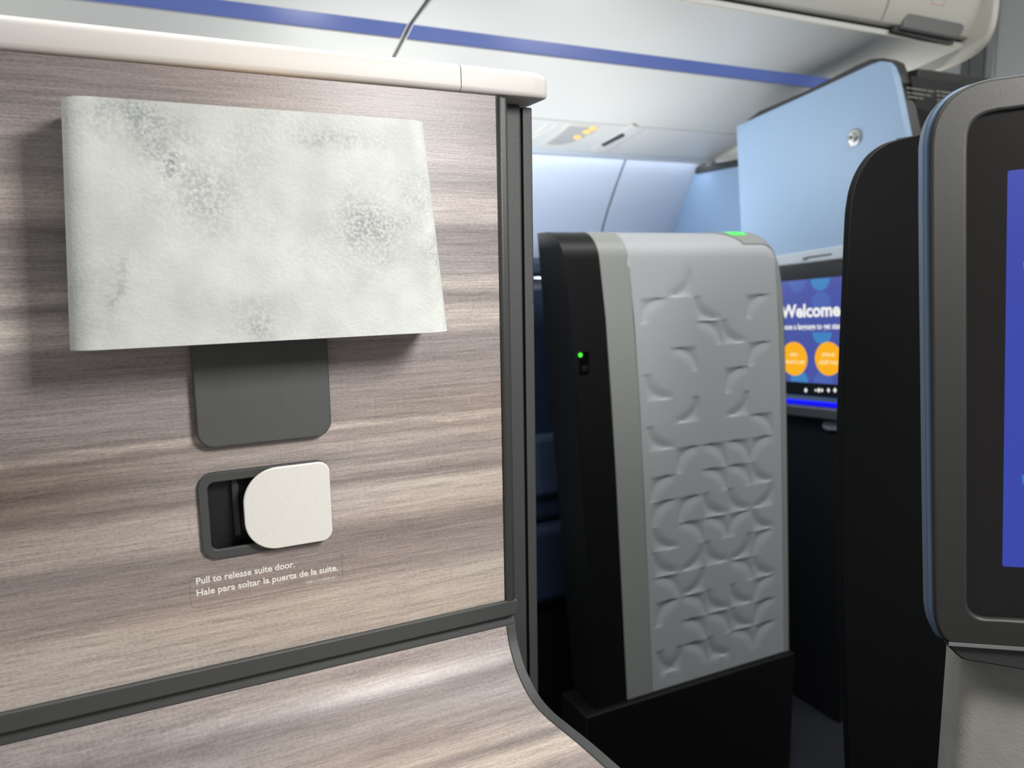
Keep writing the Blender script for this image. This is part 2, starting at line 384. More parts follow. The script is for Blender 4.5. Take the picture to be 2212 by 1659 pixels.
bp_out = rr(bx0, bz, bx1, 1.262, .012)
MB().prism([(x, .5915, z) for x, z in bp_out], (0, .0085, 0)).build('backplate', SLATE, lamp, bevel=.0012)
MB().box(.07, .12, .560, .5915, 1.16, 1.20).build('bracket', BLACK, lamp, bevel=.003)
MB().box(.04, .15, .556, .562, 1.18, 1.235).build('diffuser', BULB, lamp, bevel=.002)

# ------------------------------------------------------------------ door release latch
lat = thing('door_release_latch', 'silver speckled pull latch sliding over a charcoal rounded recess below the lamp', 'latch', (.08, .6, .97))
z0, z1 = .9365, 1.0035
fx0, fx1 = PY(430, 1100, .5965).x, PY(717, 1100, .5965).x
out = rr(fx0, z0, fx1, z1, .0115); inn = rr(fx0+.0068, z0+.0075, fx1-.005, z1-.0075, .005)
MB().ring([(x, .5965, z) for x, z in out], [(x, .5965, z) for x, z in inn], (0, .0034, 0)).build('bezel', DARK, lat, bevel=.0008)
pk = MB()
ring = [(x, .5999, z) for x, z in inn]; back = [(x, .624, z) for x, z in inn]
pk.grid([ring+[ring[0]], back+[back[0]]]); pk.add(back, [list(range(len(back)))])
pk.build('pocket', PIT, lat)
MB().box(.0545, .0600, .606, .6235, z0+.012, z1-.008).build('pull_stop', DARK2, lat, bevel=.0012)
px0, px1 = PY(526, 1090, .589).x, PY(716, 1090, .589).x
pz0, pz1 = (PY(600, 1184, .589).z+PY(700, 1170, .589).z)/2, (PY(620, 1006, .589).z+PY(690, 999, .589).z)/2
MB().prism([(x, .589, z) for x, z in rr(px0, pz0, px1, pz1, (.024, .0085, .0085, .026), 14)], (0, .0028, 0)).build('paddle', PADDLE, lat, bevel=.0009, label='silver speckled paddle')
MB().box(.085, .112, .5918, .610, pz0+.015, pz1-.015).build('stem', BLACK, lat)

# ------------------------------------------------------------------ instruction placard
pla = thing('instruction_placard', 'clear sticker with white two-language door release instructions under the latch', 'placard', (.08, .6, .91))
FILM = M('clear_film', (122, 112, 105), .35)
ox0, ox1, oz0, oz1 = PY(411, 1290, D).x, PY(739, 1200, D).x, .8985, .9215
oz1 = PY(575, 1218, D).z; oz0 = PY(425, 1316, D).z+.001
o1 = rr(ox0, oz0, ox1, oz1, .004); o2 = rr(ox0+.00032, oz0+.00032, ox1-.00032, oz1-.00032, .0037)
MB().ring([(x, .59985, z) for x, z in o1], [(x, .59985, z) for x, z in o2], (0, .0002, 0)).build('film_border', FILM, pla)
a, b = PY(424, 1262, D), PY(637, 1225, D)
text('lettering', 'Pull to release suite door.', .0072, (a.x, .5998, (a.z+b.z)/2), (1, 0, 0), (0, 0, 1), INK, pla, width=b.x-a.x, bold=.00015)
a, b = PY(425, 1286, D), PY(730, 1233, D)
text('lettering', 'Hale para soltar la puerta de la suite.', .0072, (a.x, .5998, (a.z+b.z)/2), (1, 0, 0), (0, 0, 1), INK, pla, width=b.x-a.x, bold=.00015)
a, b = PY(660, 1261, D), PY(723, 1250, D)
text('lettering', 'VS01-11-G09-01', .0031, (a.x, .5998, (a.z+b.z)/2), (1, 0, 0), (0, 0, 1), INK, pla, width=b.x-a.x)

# ------------------------------------------------------------------ entry post (dark fin on the front side of the doorway)
YP = .62
post = thing('entry_post', 'matte black doorway post with rounded top corner beside the near screen', 'post', (.8, .65, 0))
edge = [(1988, 290), (1962, 296), (1930, 304), (1900, 316), (1872, 338), (1850, 370), (1836, 405), (1829, 440), (1825, 480), (1820, 600), (1815, 720), (1810, 860), (1808, 1000), (1812, 1300), (1826, 1659)]
ol = curve([PY(x, y, YP) for x, y in edge], 4)
ol[-1:] = [ol[-1], Vector((ol[-1].x+.02, YP, 0))]
cre = [PY(x, y, YP) for x, y in ((1988, 290), (1970, 460), (1955, 720), (1946, 1000), (1944, 1300), (1952, 1659))]
ol += [Vector((cre[-1].x+.02, YP, 0))]+cre[::-1][:-1]
MB().prism([p+Vector((-.0015, 0, 0)) for p in ol], (0, -.008, 0)).build('post_face', BLACKM, post, bevel=.0008)
ret = [Vector((cre[-1].x+.019, YP, 0))]+[p.copy() for p in cre[::-1]]
ret = [Vector((p.x+.0015, YP+.012, p.z)) for p in ret]
ret += [Vector((1.30, YP+.012, ret[-1].z-.01)), Vector((1.30, YP+.012, 0))]
MB().prism(ret, (0, .02, 0)).build('return_panel', BLACKM, post)

# ------------------------------------------------------------------ near seat monitor
ANG = radians(-46.4)
hdir = Vector((sin(ANG), cos(ANG), 0)); n_m = Vector((-cos(ANG), sin(ANG), 0))
if n_m.dot(ray(2100, 780)) > 0: n_m = -n_m
d0 = ray(2100, 780); P_m = CAM + d0*(.60/sqrt(d0.x**2+d0.y**2))
def PM(px, py, off=0.0): return hit(px, py, P_m+n_m*off, n_m)
mon = thing('seat_monitor', 'large charcoal framed seat monitor cut off by the right edge of the photo', 'monitor', (.62, .24, .6))
cen = None
e_r = (PM(2212, 1399)-PM(2038, 1387)); e_r2 = (PM(2212, 159.5)-PM(2140, 169)); e_r = (e_r.normalized()+e_r2.normalized()).normalized()
e_u = n_m.cross(e_r); e_u = e_u if e_u.z > 0 else -e_u
O_m = PM(2181, 367)
def ab(px, py, off=0): p = PM(px, py, off)-O_m; return (p.dot(e_r), p.dot(e_u))
def fromab(a, b, off=0): return O_m+e_r*a+e_u*b+n_m*off
dh = -ab(2176, 1229)[1]; dw = dh*16/9
def mirror(pl):                              # outline of the left half, mirrored about the display centre line
    return pl+[(dw-a, b) for a, b in pl[::-1]]
def resample(pl, n):
    L_ = [0]
    for p, q in zip(pl, pl[1:]): L_.append(L_[-1]+math.dist(p, q))
    out = []
    for k in range(n):
        t = L_[-1]*k/(n-1); i = max(j for j in range(len(L_)) if L_[j] <= t+1e-12); i = min(i, len(pl)-2)
        u = (t-L_[i])/max(1e-9, L_[i+1]-L_[i]); out.append((pl[i][0]+(pl[i+1][0]-pl[i][0])*u, pl[i][1]+(pl[i+1][1]-pl[i][1])*u))
    return out
def half_outline(secs):
    out = []
    for pts, n in secs:
        c = [(p.x, p.y) for p in curve([Vector((*ab(x, y), 0)) for x, y in pts], 8)]
        c = resample(c, n); out += c if not out else c[1:]
    k = out[0]; out[0] = (dw/2, k[1]+(dw/2-k[0])*.02); k = out[-1]; out[-1] = (dw/2, k[1]-(dw/2-k[0])*.0)
    return out
oR = mirror(half_outline([(((2212, 160), (2140, 169)), 3), (((2140, 169), (2098, 181), (2060, 203), (2034, 232), (2017, 268), (2010, 310)), 14), (((2010, 310), (2010, 500), (2013, 800), (2016, 1100), (2019, 1320)), 9), (((2019, 1320), (2023, 1350), (2032, 1374), (2043, 1386), (2060, 1390)), 12), (((2060, 1390), (2212, 1400)), 3)]))
iR = mirror(half_outline([(((2212, 233), (2160, 239)), 3), (((2160, 239), (2128, 247), (2105, 262), (2094, 285), (2091, 320)), 14), (((2091, 320), (2090, 500), (2090, 800), (2090, 1290)), 9), (((2090, 1290), (2092, 1310), (2102, 1326), (2122, 1336), (2150, 1338)), 12), (((2150, 1338), (2212, 1341)), 3)]))
MB().ring([fromab(a, b) for a, b in oR], [fromab(a, b) for a, b in iR], -n_m*.012).build('bezel', M('monitor_bezel_grey', (40, 40, 38), .45, bump=.1, bscale=1200), mon, bevel=.0022, seg=3)
rimo = [(a-.0035 if a < dw/2 else a+.0035, b) for a, b in oR]
rimi = [(a+.006 if a < dw/2 else a-.006, b+(-.006 if b > -dh/2 else .006)) for a, b in oR]
MB().ring([fromab(a, b, -.004) for a, b in rimo], [fromab(a, b, -.004) for a, b in rimi], -n_m*.020).build('rim', RIM, mon, bevel=.003, seg=3, label='outer rim coloured with a blue reflection')
ins = [(dw/2+(a-dw/2)*.985, -dh/2+(b+dh/2)*.98) for a, b in oR]
MB().prism([fromab(a, b, -.024) for a, b in ins], -n_m*.030).build('housing', BLACK, mon, bevel=.006, seg=3)
scr = MB().prism([fromab(dw/2+(a-dw/2)*1.004, -dh/2+(b+dh/2)*1.006, -.0045) for a, b in iR], -n_m*.004).build('screen_glass', GLASS, mon)
MB().prism([fromab(a, b, -.0043) for a, b in rr(0, -dh, dw, 0, .0015, 3)], -n_m*.0004).build('display', DISP, scr)
def petal(cx, cy, r):
    return [fromab(cx+r*cos(pi+pi*k/16), cy+r*sin(pi+pi*k/16), -.0041) for k in range(17)]
c1 = ab(2284, 1030); c2 = ab(2290, 560)
for c in (c1, c2, (c1[0]+.09, c1[1]+.10), (c1[0]+.18, c1[1]+.02), (c2[0]+.18, c2[1])):
    MB().prism(petal(c[0], c[1], .0195), -n_m*.0001).build('display_petal', DPETAL, scr)
chin_t = [ab(x, y) for x, y in ((2040, 1390), (2060, 1392), (2400, 1414))]
ch = mirror([(dw/2, chin_t[0][1]-.003), chin_t[0], ]) 
cb = [ab(x, y) for x, y in ((2040, 1390), (2052, 1404), (2068, 1420), (2082, 1431), (2098, 1435), (2130, 1440), (2400, 1512))]
half = [(dw/2, chin_t[0][1])]+cb[:1]+cb[1:-1]+[(dw/2, cb[-1][1]-.012)]
chm = MB().prism([fromab(a, b, -.004) for a, b in half]+[fromab(dw-a, b, -.004) for a, b in half[1:-1][::-1]], -n_m*.03)
chm.build('chin', DARK2, mon, bevel=.0015)
MB().prism([fromab(a, b, .0006) for a, b in ((chin_t[0][0]+.003, chin_t[0][1]+.0012), (chin_t[0][0]+.0025, chin_t[0][1]-.0012), (dw, chin_t[0][1]-.0015), (dw, chin_t[0][1]+.001))], -n_m*.002).build('edge_line', GREYP, mon)

# grey textured panel below the monitor
foot = thing('footwell_panel', 'grey stone-look footwell panel under the near seat monitor', 'panel', (.62, .24, 0))
g0 = PM(2079, 1440, -.0345); g1 = PM(2085, 1659, -.0345)
gx = PM(2600, 1640, -.03)
er0 = Vector((e_r.x, e_r.y, 0)).normalized()
LL = .42
pts = [Vector((g0.x, g0.y, 0))-n_m*.05]+[Vector((g0.x, g0.y, 0))+er0*(.012*(1-cos(.5*pi*k/8)))-n_m*(.012*(1-sin(.5*pi*k/8))) for k in range(9)]+[Vector((g0.x, g0.y, 0))+er0*LL, Vector((g0.x, g0.y, 0))+er0*LL-n_m*.05]
MB().prism(pts, (0, 0, PM(2100, 1426, -.0345).z)).build('stone_skin', CONC2, foot)

# ------------------------------------------------------------------ suite door across the aisle
YD = 1.20; UL, US, UPt, UR = .756, .8301, .8929, 1.2683
lean = [(.285, 0), (.5, -.0135), (.70, -.026), (.89, -.039), (1.057, -.054), (1.18, -.0700), (1.23, -.076)]
ZT, RT = 1.2145, .050
def dprof(s):                                # profile up the face, over the rounded top and back: (y, z, ny, nz)
    sf = ZT-RT-.285
    if s <= sf: return (YD, .285+s, -1, 0)
    a = (s-sf)/RT
    if a <= pi/2: return (YD+RT*(1-cos(a)), ZT-RT+RT*sin(a), -cos(a), sin(a))
    return (YD+RT+(s-sf-RT*pi/2), ZT, 0, 1)
SFACE = ZT-RT-.285; SARC = SFACE+RT*pi/2; SEND = SARC+.038
def dpt(u, s, h=0.0):
    y, z, ny, nz_ = dprof(s); y += ny*h; z += nz_*h
    r = .042; drop = 0
    if u > UR-r: drop = r-sqrt(max(0, r*r-(u-UR+r)**2))
    z2 = z-drop*smooth(1.06, 1.2145, z)
    return Vector((u+lerp(lean, z), y, z2))
def ss(extra=()):
    s = [SFACE*k/24 for k in range(25)]+[SFACE+(SARC-SFACE)*k/14 for k in range(1, 15)]+[SEND]
    return sorted(set(s+list(extra)))
def dpart(name, m, u0, u1, us=None, h=0.0, **k):
    sv = ss(); us = us or [u0, u1]; g = [[dpt(u, s, h) for u in us] for s in sv]; mbx = MB().grid(g)
    for u in (u0, u1):
        side = [dpt(u, s, h) for s in sv]; b = dpt(u, 0); side.append(Vector((side[0].x, 1.288, .285)))
        mbx.add(side, [list(range(len(side)))])
    bk = [[Vector((u+lerp(lean, z), 1.288, z)) for u in (u0, u1)] for z in (.285, .5, .7, .89, 1.057, 1.16)]
    bk.append([dpt(u0, SEND, h), dpt(u1, SEND, h)])
    mbx.grid(bk)
    mbx.grid([[dpt(u, 0, h) for u in us], [Vector((u, 1.288, .285)) for u in us]])
    return mbx.build(name, m, sd, **k)
sd = thing('embossed_suite_shell', 'pale grey suite door across the aisle embossed with quarter-circle petals, green light on top', 'door', (1.0, 1.24, 0))
dpart('black_stile', BLACK, UL, US, [UL, UL+.004, (UL+US)/2, US], label='black upright edge of the door')
dpart('silver_band', SILV, US, UPt-.0012, h=.0008)
# embossed panel
colx = [.908+.0648*i for i in range(6)]
rowz = [1.142, 1.0905, 1.0423, .993, .9445, .892, .8415, .792, .7395, .689, .6355, .584, .530, .4765, .4235, .3695, .3172]
CN = """BR 1 0|TL 0 1|BL 2 1|TR 2 2|TL 4 1|BL 3 2|TR 1 3|TL 4 3|TL 3 4|BL 0 4|BR 1 5|BR 3 5|TR 4 6|BL 0 6|TL 1 7|TR 2 7|TR 3 7|TL 4 7|TL 0 8|TR 2 8|TR 3 8|BL 4 8|BR 4 9|TL 0 9|TL 1 9|BL 2 9|TR 1 10|BL 3 9|TL 3 10|TR 2 10|BL 4 10|TL 4 11|BL 0 10|BR 1 11|BL 2 11|TR 3 12|BR 3 11|BL 0 11|BL 4 12|TR 0 12|BR 1 12|TR 1 13|TL 0 13|BL 2 13|TR 1 14|BL 3 13|TR 2 14|TL 4 13|TL 4 14|BL 3 14|TR 3 15|TL 4 15|BL 0 15|TR 1 15|BL 2 15|BR 0 15"""
cells = {}
for c in CN.split('|'):
    k, i, j = c.split(); cells.setdefault((int(i), int(j)), []).append(k)
DEP = .0037
def relief(u, z):
    if not (colx[0] <= u <= colx[-1]) or not (rowz[-1] < z < rowz[0]): return 0.0
    i = min(4, max(0, int((u-colx[0])/.0648))); j = next(k for k in range(len(rowz)-1) if rowz[k] >= z >= rowz[k+1])
    ks = cells.get((i, j))
    if not ks: return 0.0
    a = (u-colx[i])/.0648; b = (rowz[j]-z)/(rowz[j]-rowz[j+1]); h = 0
    for k in ks:
        x = a if k[1] == 'R' else 1-a; y = b if k[0] == 'B' else 1-b     # corner at (1, 1)
        r = sqrt(x*x+y*y)
        th = math.atan2(y, x); w_ = max(0, sin(2*th))**.55; re = 1/max(cos(th), sin(th))
        if r <= 1: v = -w_*smooth(.62, 1.10, r)*1.06
        else: v = -w_*max(0, 1-(r-1)/max(1e-4, re-1))
        h = min(h, v)
    return h*DEP
NU = 15; e = 1e-4
us = [UPt, UPt+.004, colx[0]-.003]
for i in range(5): us += [colx[i]+e]+[colx[i]+.0648*k/NU for k in range(1, NU)]+[colx[i+1]-e]
us += [colx[-1]+.003, UR-.026, UR-.0131]
zs = []
for j in range(16):
    a, b = rowz[j], rowz[j+1]; zs += [a-e]+[a+(b-a)*k/13 for k in range(1, 13)]+[b+e]
zs += [.285, .296, .306]; sv = sorted([z-.285 for z in zs]+[SFACE]+[SFACE+(SARC-SFACE)*k/12 for k in range(1, 13)]+[SEND])
g = [[dpt(u, s, relief(u, .285+s) if s < SFACE else 0) for u in us] for s in sv]
MB().grid(g).build('embossed_panel', DOORG, sd, angle=28, label='grey face with raised petal relief')
dpart('edge_strip', SILV, UR-.0130, UR, [UR-.0130, UR-.004, UR], h=.001)
MB().prism([(UR-.003+lerp(lean, z), 1.206, z) for z in (.285, .5, .7, .89, 1.05)]+[(UR+.0075+lerp(lean, z), 1.206, z) for z in (1.05, .89, .7, .5, .285)], (0, .08, 0)).build('edge_seal', BLACK, sd)
MB().prism([(UPt+.01+lerp(lean, z), 1.24, z) for z in (.285, .5, .7, .89, 1.057, 1.15)]+[(UR-.014+lerp(lean, z), 1.24, z) for z in (1.15, 1.057, .89, .7, .5, .285)], (0, .048, 0)).build('core', BLACK, sd)
MB().box(UL-.03, UR+.006, 1.186, 1.288, 0, .2835).build('kick_base', BLACKM, sd, bevel=.003)
# indicator cover on the top edge
def su(px, py):
    z = PY(px, py, YD).z; return z
def cover_row(s, uL, h): return [dpt(uL+(UR-.003-uL)*k/10, s, h) for k in range(11)]
s0 = SFACE+.028; s1 = SARC+.02
cv = []; N_ = 12
for k in range(N_+1):
    s = s0+(s1-s0)*k/N_; uL = 1.145+.045*smooth(.75, 0.0, k/N_) if k > 0 else 1.19
    uL = 1.128+.050*(1-smooth(0, .8, k/N_)); cv.append((s, uL))
top = [cover_row(s, uL, .0022) for s, uL in cv]; bot = [cover_row(s, uL, .0002) for s, uL in cv]
mbc = MB().grid(top)
for k in range(N_):
    mbc.add([top[k][0], top[k+1][0], bot[k+1][0], bot[k][0]], [(0, 1, 2, 3)])
mbc.grid([bot[0], top[0]]); cov = mbc.build('indicator_cover', SILV, sd)
MB().grid([[dpt(1.163+.042*k/6, s0+(s1-s0)*(.34+.46*j/5), .0030) for k in range(7)] for j in range(6)]).build('indicator_light', GREEN, cov, label='glowing green indicator light')
# status light and switch on the black stile
sw_c = PY(1262, 786, YD-.001)
MB().prism([(sw_c.x+x, YD-.0012, sw_c.z+z) for x, z in rr(-.010, -.020, .010, .022, .004)], (0, .0014, 0)).build('switch_plate', PIT, sd)
MB().box(sw_c.x-.006, sw_c.x+.006, YD-.0035, YD-.001, sw_c.z-.014, sw_c.z-.004).build('switch', BLACKM, sd, bevel=.001)
lc = PY(1254, 767, YD-.002)
MB().disc(lc, (0, -1, 0), [(-.001, .0042), (.0008, .0040), (.0018, .002)], 16).build('status_light', GREEN, sd, label='small green status light')

# ------------------------------------------------------------------ seat behind the suite door
seat = thing('passenger_recliner', 'navy leather seat glimpsed behind the black edge of the suite door', 'seat', (.78, 1.62, 0))
p = PY(1148, 545, 1.5); z_top = p.z
MB().prism([(x, 1.42, z) for x, z in rr(.50, .60, .885, 1.125, .03)], (0, .42, 0)).build('backrest', LEATH, seat, bevel=.02, seg=3)
MB().prism([(x, 1.44, z) for x, z in rr(.55, 1.132, .875, 1.172, .012)], (0, .38, 0)).build('headrest', LEATH2, seat, bevel=.012, seg=3)
MB().prism([(x, 1.405, z) for x, z in rr(.60, .66, .93, .80, .02)], (0, .44, 0)).build('arm_cushion', LEATH2, seat, bevel=.015, seg=3)
MB().prism([(x, 1.40, z) for x, z in rr(.55, .42, 1.15, .60, .03)], (0, .5, 0)).build('seat_cushion', LEATH, seat, bevel=.02, seg=3)
MB().box(.5, 1.1, 1.42, 1.86, 0, .42).build('seat_base', BLACKM, seat)
MB().prism([(x, 1.398, z) for x, z in rr(.835, .625, .862, .648, .008)], (0, .02, 0)).build('arm_button', CHROME, seat, bevel=.002)
win = thing('side_ledge', 'pale ledge along the cabin sidewall behind the suite door', 'ledge', (.6, 2.1, 0))
MB().box(-.6, 1.78, 1.95, 2.33, 0, 1.176).build('ledge_top', SIDEW, win, bevel=.01)

# ------------------------------------------------------------------ pale blue partition, forward suite, and its screen
XP = 1.52
par = thing('blue_partition', 'pale blue partition with sloping rounded top and coat hook, screen mounted below', 'partition', (1.56, 1.45, 0))
tops = [(1590, 272), (1745, 202), (1880, 139), (1900, 132), (1913, 133), (1923, 143), (1931, 164), (1939, 200), (1947, 240), (1958, 296), (1975, 400), (1990, 545)]
pol = [PX(x, y, XP) for x, y in tops]+[PX(1815, 534, XP), PX(1676, 556, XP), PX(1603, 566, XP)]
MB().prism(pol, (.022, 0, 0)).build('blue_board', PALEBLUE, par, bevel=.003, seg=3)
lip = [PX(x, y, XP-.006) for x, y in ((1603, 563), (1676, 552), (1815, 530), (1990, 503), (1990, 536), (1815, 560), (1680, 576), (1605, 585))]
lp = MB().prism(lip, (.03, 0, 0)).build('lower_lip', LIPM, par, bevel=.004, seg=3)
gr_ = [PX(x, y, XP-.0068) for x, y in ((1733, 563), (1735, 557), (1745, 554), (1796, 547), (1796, 551), (1748, 558), (1740, 563))]
MB().prism(gr_, (.002, 0, 0)).build('finger_groove', SHELFM, lp)
backo = [PX(x, y, XP+.022) for x, y in ((1607, 300), (1608, 270), (1616, 258), (1639, 236), (1755, 199), (1780, 168), (1811, 148), (1838, 134), (1870, 130), (1905, 128), (1927, 136), (1960, 300), (1990, 560), (1620, 590))]
backo = [PX(x, y, XP+.0225) for x, y in ((1600, 300), (1606, 272), (1614, 259), (1639, 240), (1700, 214), (1755, 189), (1811, 160), (1850, 140), (1880, 127), (1905, 125), (1922, 133), (1934, 165), (1962, 300), (1990, 560), (1620, 590))]
MB().prism(backo, (.05, 0, 0)).build('dark_backing', DARK2, par, bevel=.003)
ka = [PX(1846, 297, XP), ]
hk = MB().disc(ka[0], (-1, 0, 0), [(-.002, .0200), (.004, .0195), (.0055, .0165), (.0055, .0120), (.012, .0105), (.013, .0085), (.0125, .006)], 32).build('coat_hook', CHROME, par)
MB().disc(ka[0]+Vector((-.0128, 0, 0)), (-1, 0, 0), [(0, .0055), (.0006, .005)], 24).build('hook_centre', PIT, hk)
# dark aisle side of the forward suite with placards
aip = thing('aisle_side_panel', 'dark taupe aisle panel with small print placards behind the blue partition corner', 'panel', (1.9, 1.23, 0))
YS = 1.205
z_c = PY(1958, 143, YS).z
sp = [Vector((1.5945, YS, z_c)), ]+[PY(x, y, YS) for x, y in ( (2030, 153), (2099, 163), (2135, 168), (2300, 190))]
sp += [Vector((2.3, YS, 0)), Vector((1.5945, YS, 0))]
MB().prism(sp, (0, .05, 0)).build('aisle_panel', M('dark_taupe_panel', (44, 44, 41), .6), aip, bevel=.004, seg=3)
fr = [PY(x, y, YS) for x, y in ((1966, 164), (2300, 216), (2330, 330), (1978, 234))]
plq = MB().prism([p+Vector((0, -.0012, 0)) for p in fr], (0, .002, 0)).build('placard_plate', M('dark_placard', (24, 24, 23), .55), aip)
fr2 = [PY(x, y, YS) for x, y in ((1979, 237), (2300, 290), (2330, 520), (1998, 420))]
MB().prism([p+Vector((0, -.0008, 0)) for p in fr2], (0, .002, 0)).build('lower_plate', BLACKM, aip)
tx = MB()
def dashes(x0, y0, slope, words, hgt):
    x = x0
    for wd in words:
        pts = [(x, y0+slope*(x-x0)), (x+wd, y0+slope*(x+wd-x0)), (x+wd, y0+slope*(x+wd-x0)+hgt), (x, y0+slope*(x-x0)+hgt)]
        tx.prism([PY(a, b, YS)+Vector((0, -.0018, 0)) for a, b in pts], (0, .0004, 0)); x += wd+2
for (x0, y0, wl) in ((1957, 188, (7, 34, 14)), (1958, 198, (7, 30, 11)), (1960, 207, (22, 9)), (2021, 195, (8, 30, 20)), (2022, 204, (8, 36, 12)), (2023, 214, (28, 16)), (2023, 221, (18, 12))):
    dashes(x0, y0, .14, wl, 4)
tx.build('placard_lettering', GREYINK, plq)
# far board beyond the partition
fb = thing('far_partition', 'far pale blue board with dark top edge meeting the sidewall behind the partition', 'partition', (1.83, 2.0, 0))
fpts = [(1.806, y-.001, z) for y, z in [(p.x, p.y) for p in sw] if z < 1.47]
fpts = [(1.806, 2.22, 1.478)]+fpts[0:]+[(1.806, 1.45, 0), (1.806, 1.45, 1.478)]
MB().prism([(1.806, min(y, 2.43), z) for _, y, z in fpts], (.03, 0, 0)).build('board', PALEBLUE, fb)
MB().box(1.800, 1.842, 1.45, 2.215, 1.468, 1.492).build('top_edge', DARK2, fb, bevel=.004)

scn = thing('welcome_screen', 'lit screen reading Welcome with orange language buttons, seen past the suite door', 'screen', (1.52, 1.45, .95))
XS = XP-.012
O = PX(1683, 608, XS); exS = (PX(1815, 598, XS)-O).normalized(); exS2 = (PX(1808.6, 830, XS)-PX(1694.5, 824, XS)).normalized(); exS = (exS*.5+exS2*.5).normalized()
eyS = Vector((0, -exS.z, -exS.y)); eyS = Vector((0, exS.z, -exS.y)) if eyS.z < 0 or abs(eyS.dot(exS)) > 1e-6 else eyS
if eyS.z < 0: eyS = -eyS
nS = Vector((-1, 0, 0))
def sab(px, py): p = PX(px, py, XS)-O; return (p.dot(exS), p.dot(eyS))
def sp3(a, b, off=0): return O+exS*a+eyS*b+nS*off
ac = sab(1753, 700)[0]; hw = .185
bT = sab(1750, 603)[1]; bB = sab(1750, 827)[1]
bFT = sab(1750, 568)[1]; bFB = sab(1750, 856)[1]
def srect(a0, b0, a1, b1, off, th, r=.002): return MB().prism([sp3(a, b, off) for a, b in rr(a0, b0, a1, b1, r, 4)], nS*-th)
srect(ac-hw-.012, bFB, ac+hw+.012, bFT, 0, .016, .006).build('frame', BLACK, scn, bevel=.002)
dsp = srect(ac-hw, bB, ac+hw, bT, .0006, .001).build('display', WELCOME, scn)
def ell(cx, cy, ra, rb, a0=0, a1=2*pi, off=.0009, n=28):
    return [sp3(cx+ra*cos(a0+(a1-a0)*k/n), cy+rb*sin(a0+(a1-a0)*k/n), off) for k in range(n if a1-a0 > 6.2 else n+1)]
k_ = lambda px, py: sab(px, py)
rad = abs(sab(1772, 620)[0]-sab(1752, 620)[0])
for (px, py) in ((1772, 609), (1776, 718), (1727, 828)):
    c = k_(px, py); a0, a1 = (pi, 2*pi) if py < 800 else (0, pi)
    b = bT-.0005 if py < 650 else (bB+.0005 if py > 800 else c[1])
    MB().prism(ell(c[0], b, .0295, .0295, a0, a1), nS*-.0002).build('petal', PETAL, dsp)
for (px, py, a0, a1) in ((1722, 609, pi, 2*pi), (1774, 655, 0, 2*pi), (1779, 826, 0, pi)):
    c = k_(px, py); b = bT-.0005 if py < 620 else (bB+.0005 if py > 800 else c[1])
    MB().prism(ell(c[0], b, .0295, .0295, a0, a1, .00085), nS*-.0002).build('soft_petal', PETAL2, dsp)
hgt = k_(1750, 657)[1]-k_(1750, 686)[1]
wl, wr = k_(1688, 686), k_(1816, 686)
text('welcome_lettering', 'Welcome', hgt*1.36, sp3(wl[0], wl[1], .0012), exS, eyS, WHITET, dsp, width=wr[0]-wl[0], bold=.0014)
sl, sr = k_(1679, 709), k_(1828, 711)
text('subtitle_lettering', 'Choose a language to get started', .0205, sp3((sl[0]+sr[0])/2+.004, k_(1752, 711)[1], .0012), exS, eyS, WHITET, dsp, align='CENTER', width=(sr[0]-sl[0])*1.03, bold=.0004)
for (px, a1_, a2_) in ((1716, 'HEY!', "WHAT'S UP?"), (1790, '\u00a1HOLA!', '\u00bfQU\u00c9 TAL?')):
    c = k_(px, 775); r = (k_(px, 738)[1]-k_(px, 811)[1])/2
    bt = MB().prism(ell(c[0], c[1], r, r, n=48, off=.0012), nS*-.0003).build('language_button', ORANGE, dsp, label='round orange button')
    text('button_lettering', a1_, .0125, sp3(c[0], c[1]+.006, .0014), exS, eyS, CREAMT, dsp, align='CENTER', bold=.0003)
    text('button_lettering', a2_, .0125, sp3(c[0], c[1]-.013, .0014), exS, eyS, CREAMT, dsp, align='CENTER', bold=.0003)
for px, sc_ in ((1741, 1), (1762, .55), (1769, 1), (1776, .8), (1790, .9), (1804, 1)):
    c = k_(px, 843); q = .0062*sc_
    MB().prism([sp3(c[0]+x*q*.8, c[1]+y*q, .0009) for x, y in ((1, 0), (0, 1), (-1, 0), (0, -1))], nS*-.0006).build('touch_icon', WHITET, scn)
srect(ac-hw, k_(1750, 873)[1], ac+hw, k_(1750, 866)[1], .012, .02, .002).build('blue_light_strip', STRIPB, scn, label='glowing blue light strip')
# shelf, handle and dark wall below the screen
des = thing('suite_desk', 'dark desk front with grey ledge and pale handle below the Welcome screen', 'desk', (1.55, 1.45, 0))
MB().prism([sp3(a, b, .03) for a, b in rr(ac-hw-.02, k_(1750, 898)[1], .252, k_(1750, 875)[1], .004, 4)], (.08, 0, 0)).build('ledge', SHELFM, des, bevel=.005, seg=3)
MB().box(XP-.008, XP+.06, 1.258, 1.76, 0, PX(1750, 893, XP).z).build('front', NAVYW, des, bevel=.003)
hb = [PX(x, y, XP-.02) for x, y in ((1778, 911), (1786, 909), (1870, 913), (1870, 934), (1786, 930), (1777, 926), (1774, 918))]
MB().prism(hb, (.012, 0, 0)).build('handle', M('pale_grey_handle', (190, 196, 206), .4), des, bevel=.003, seg=3)

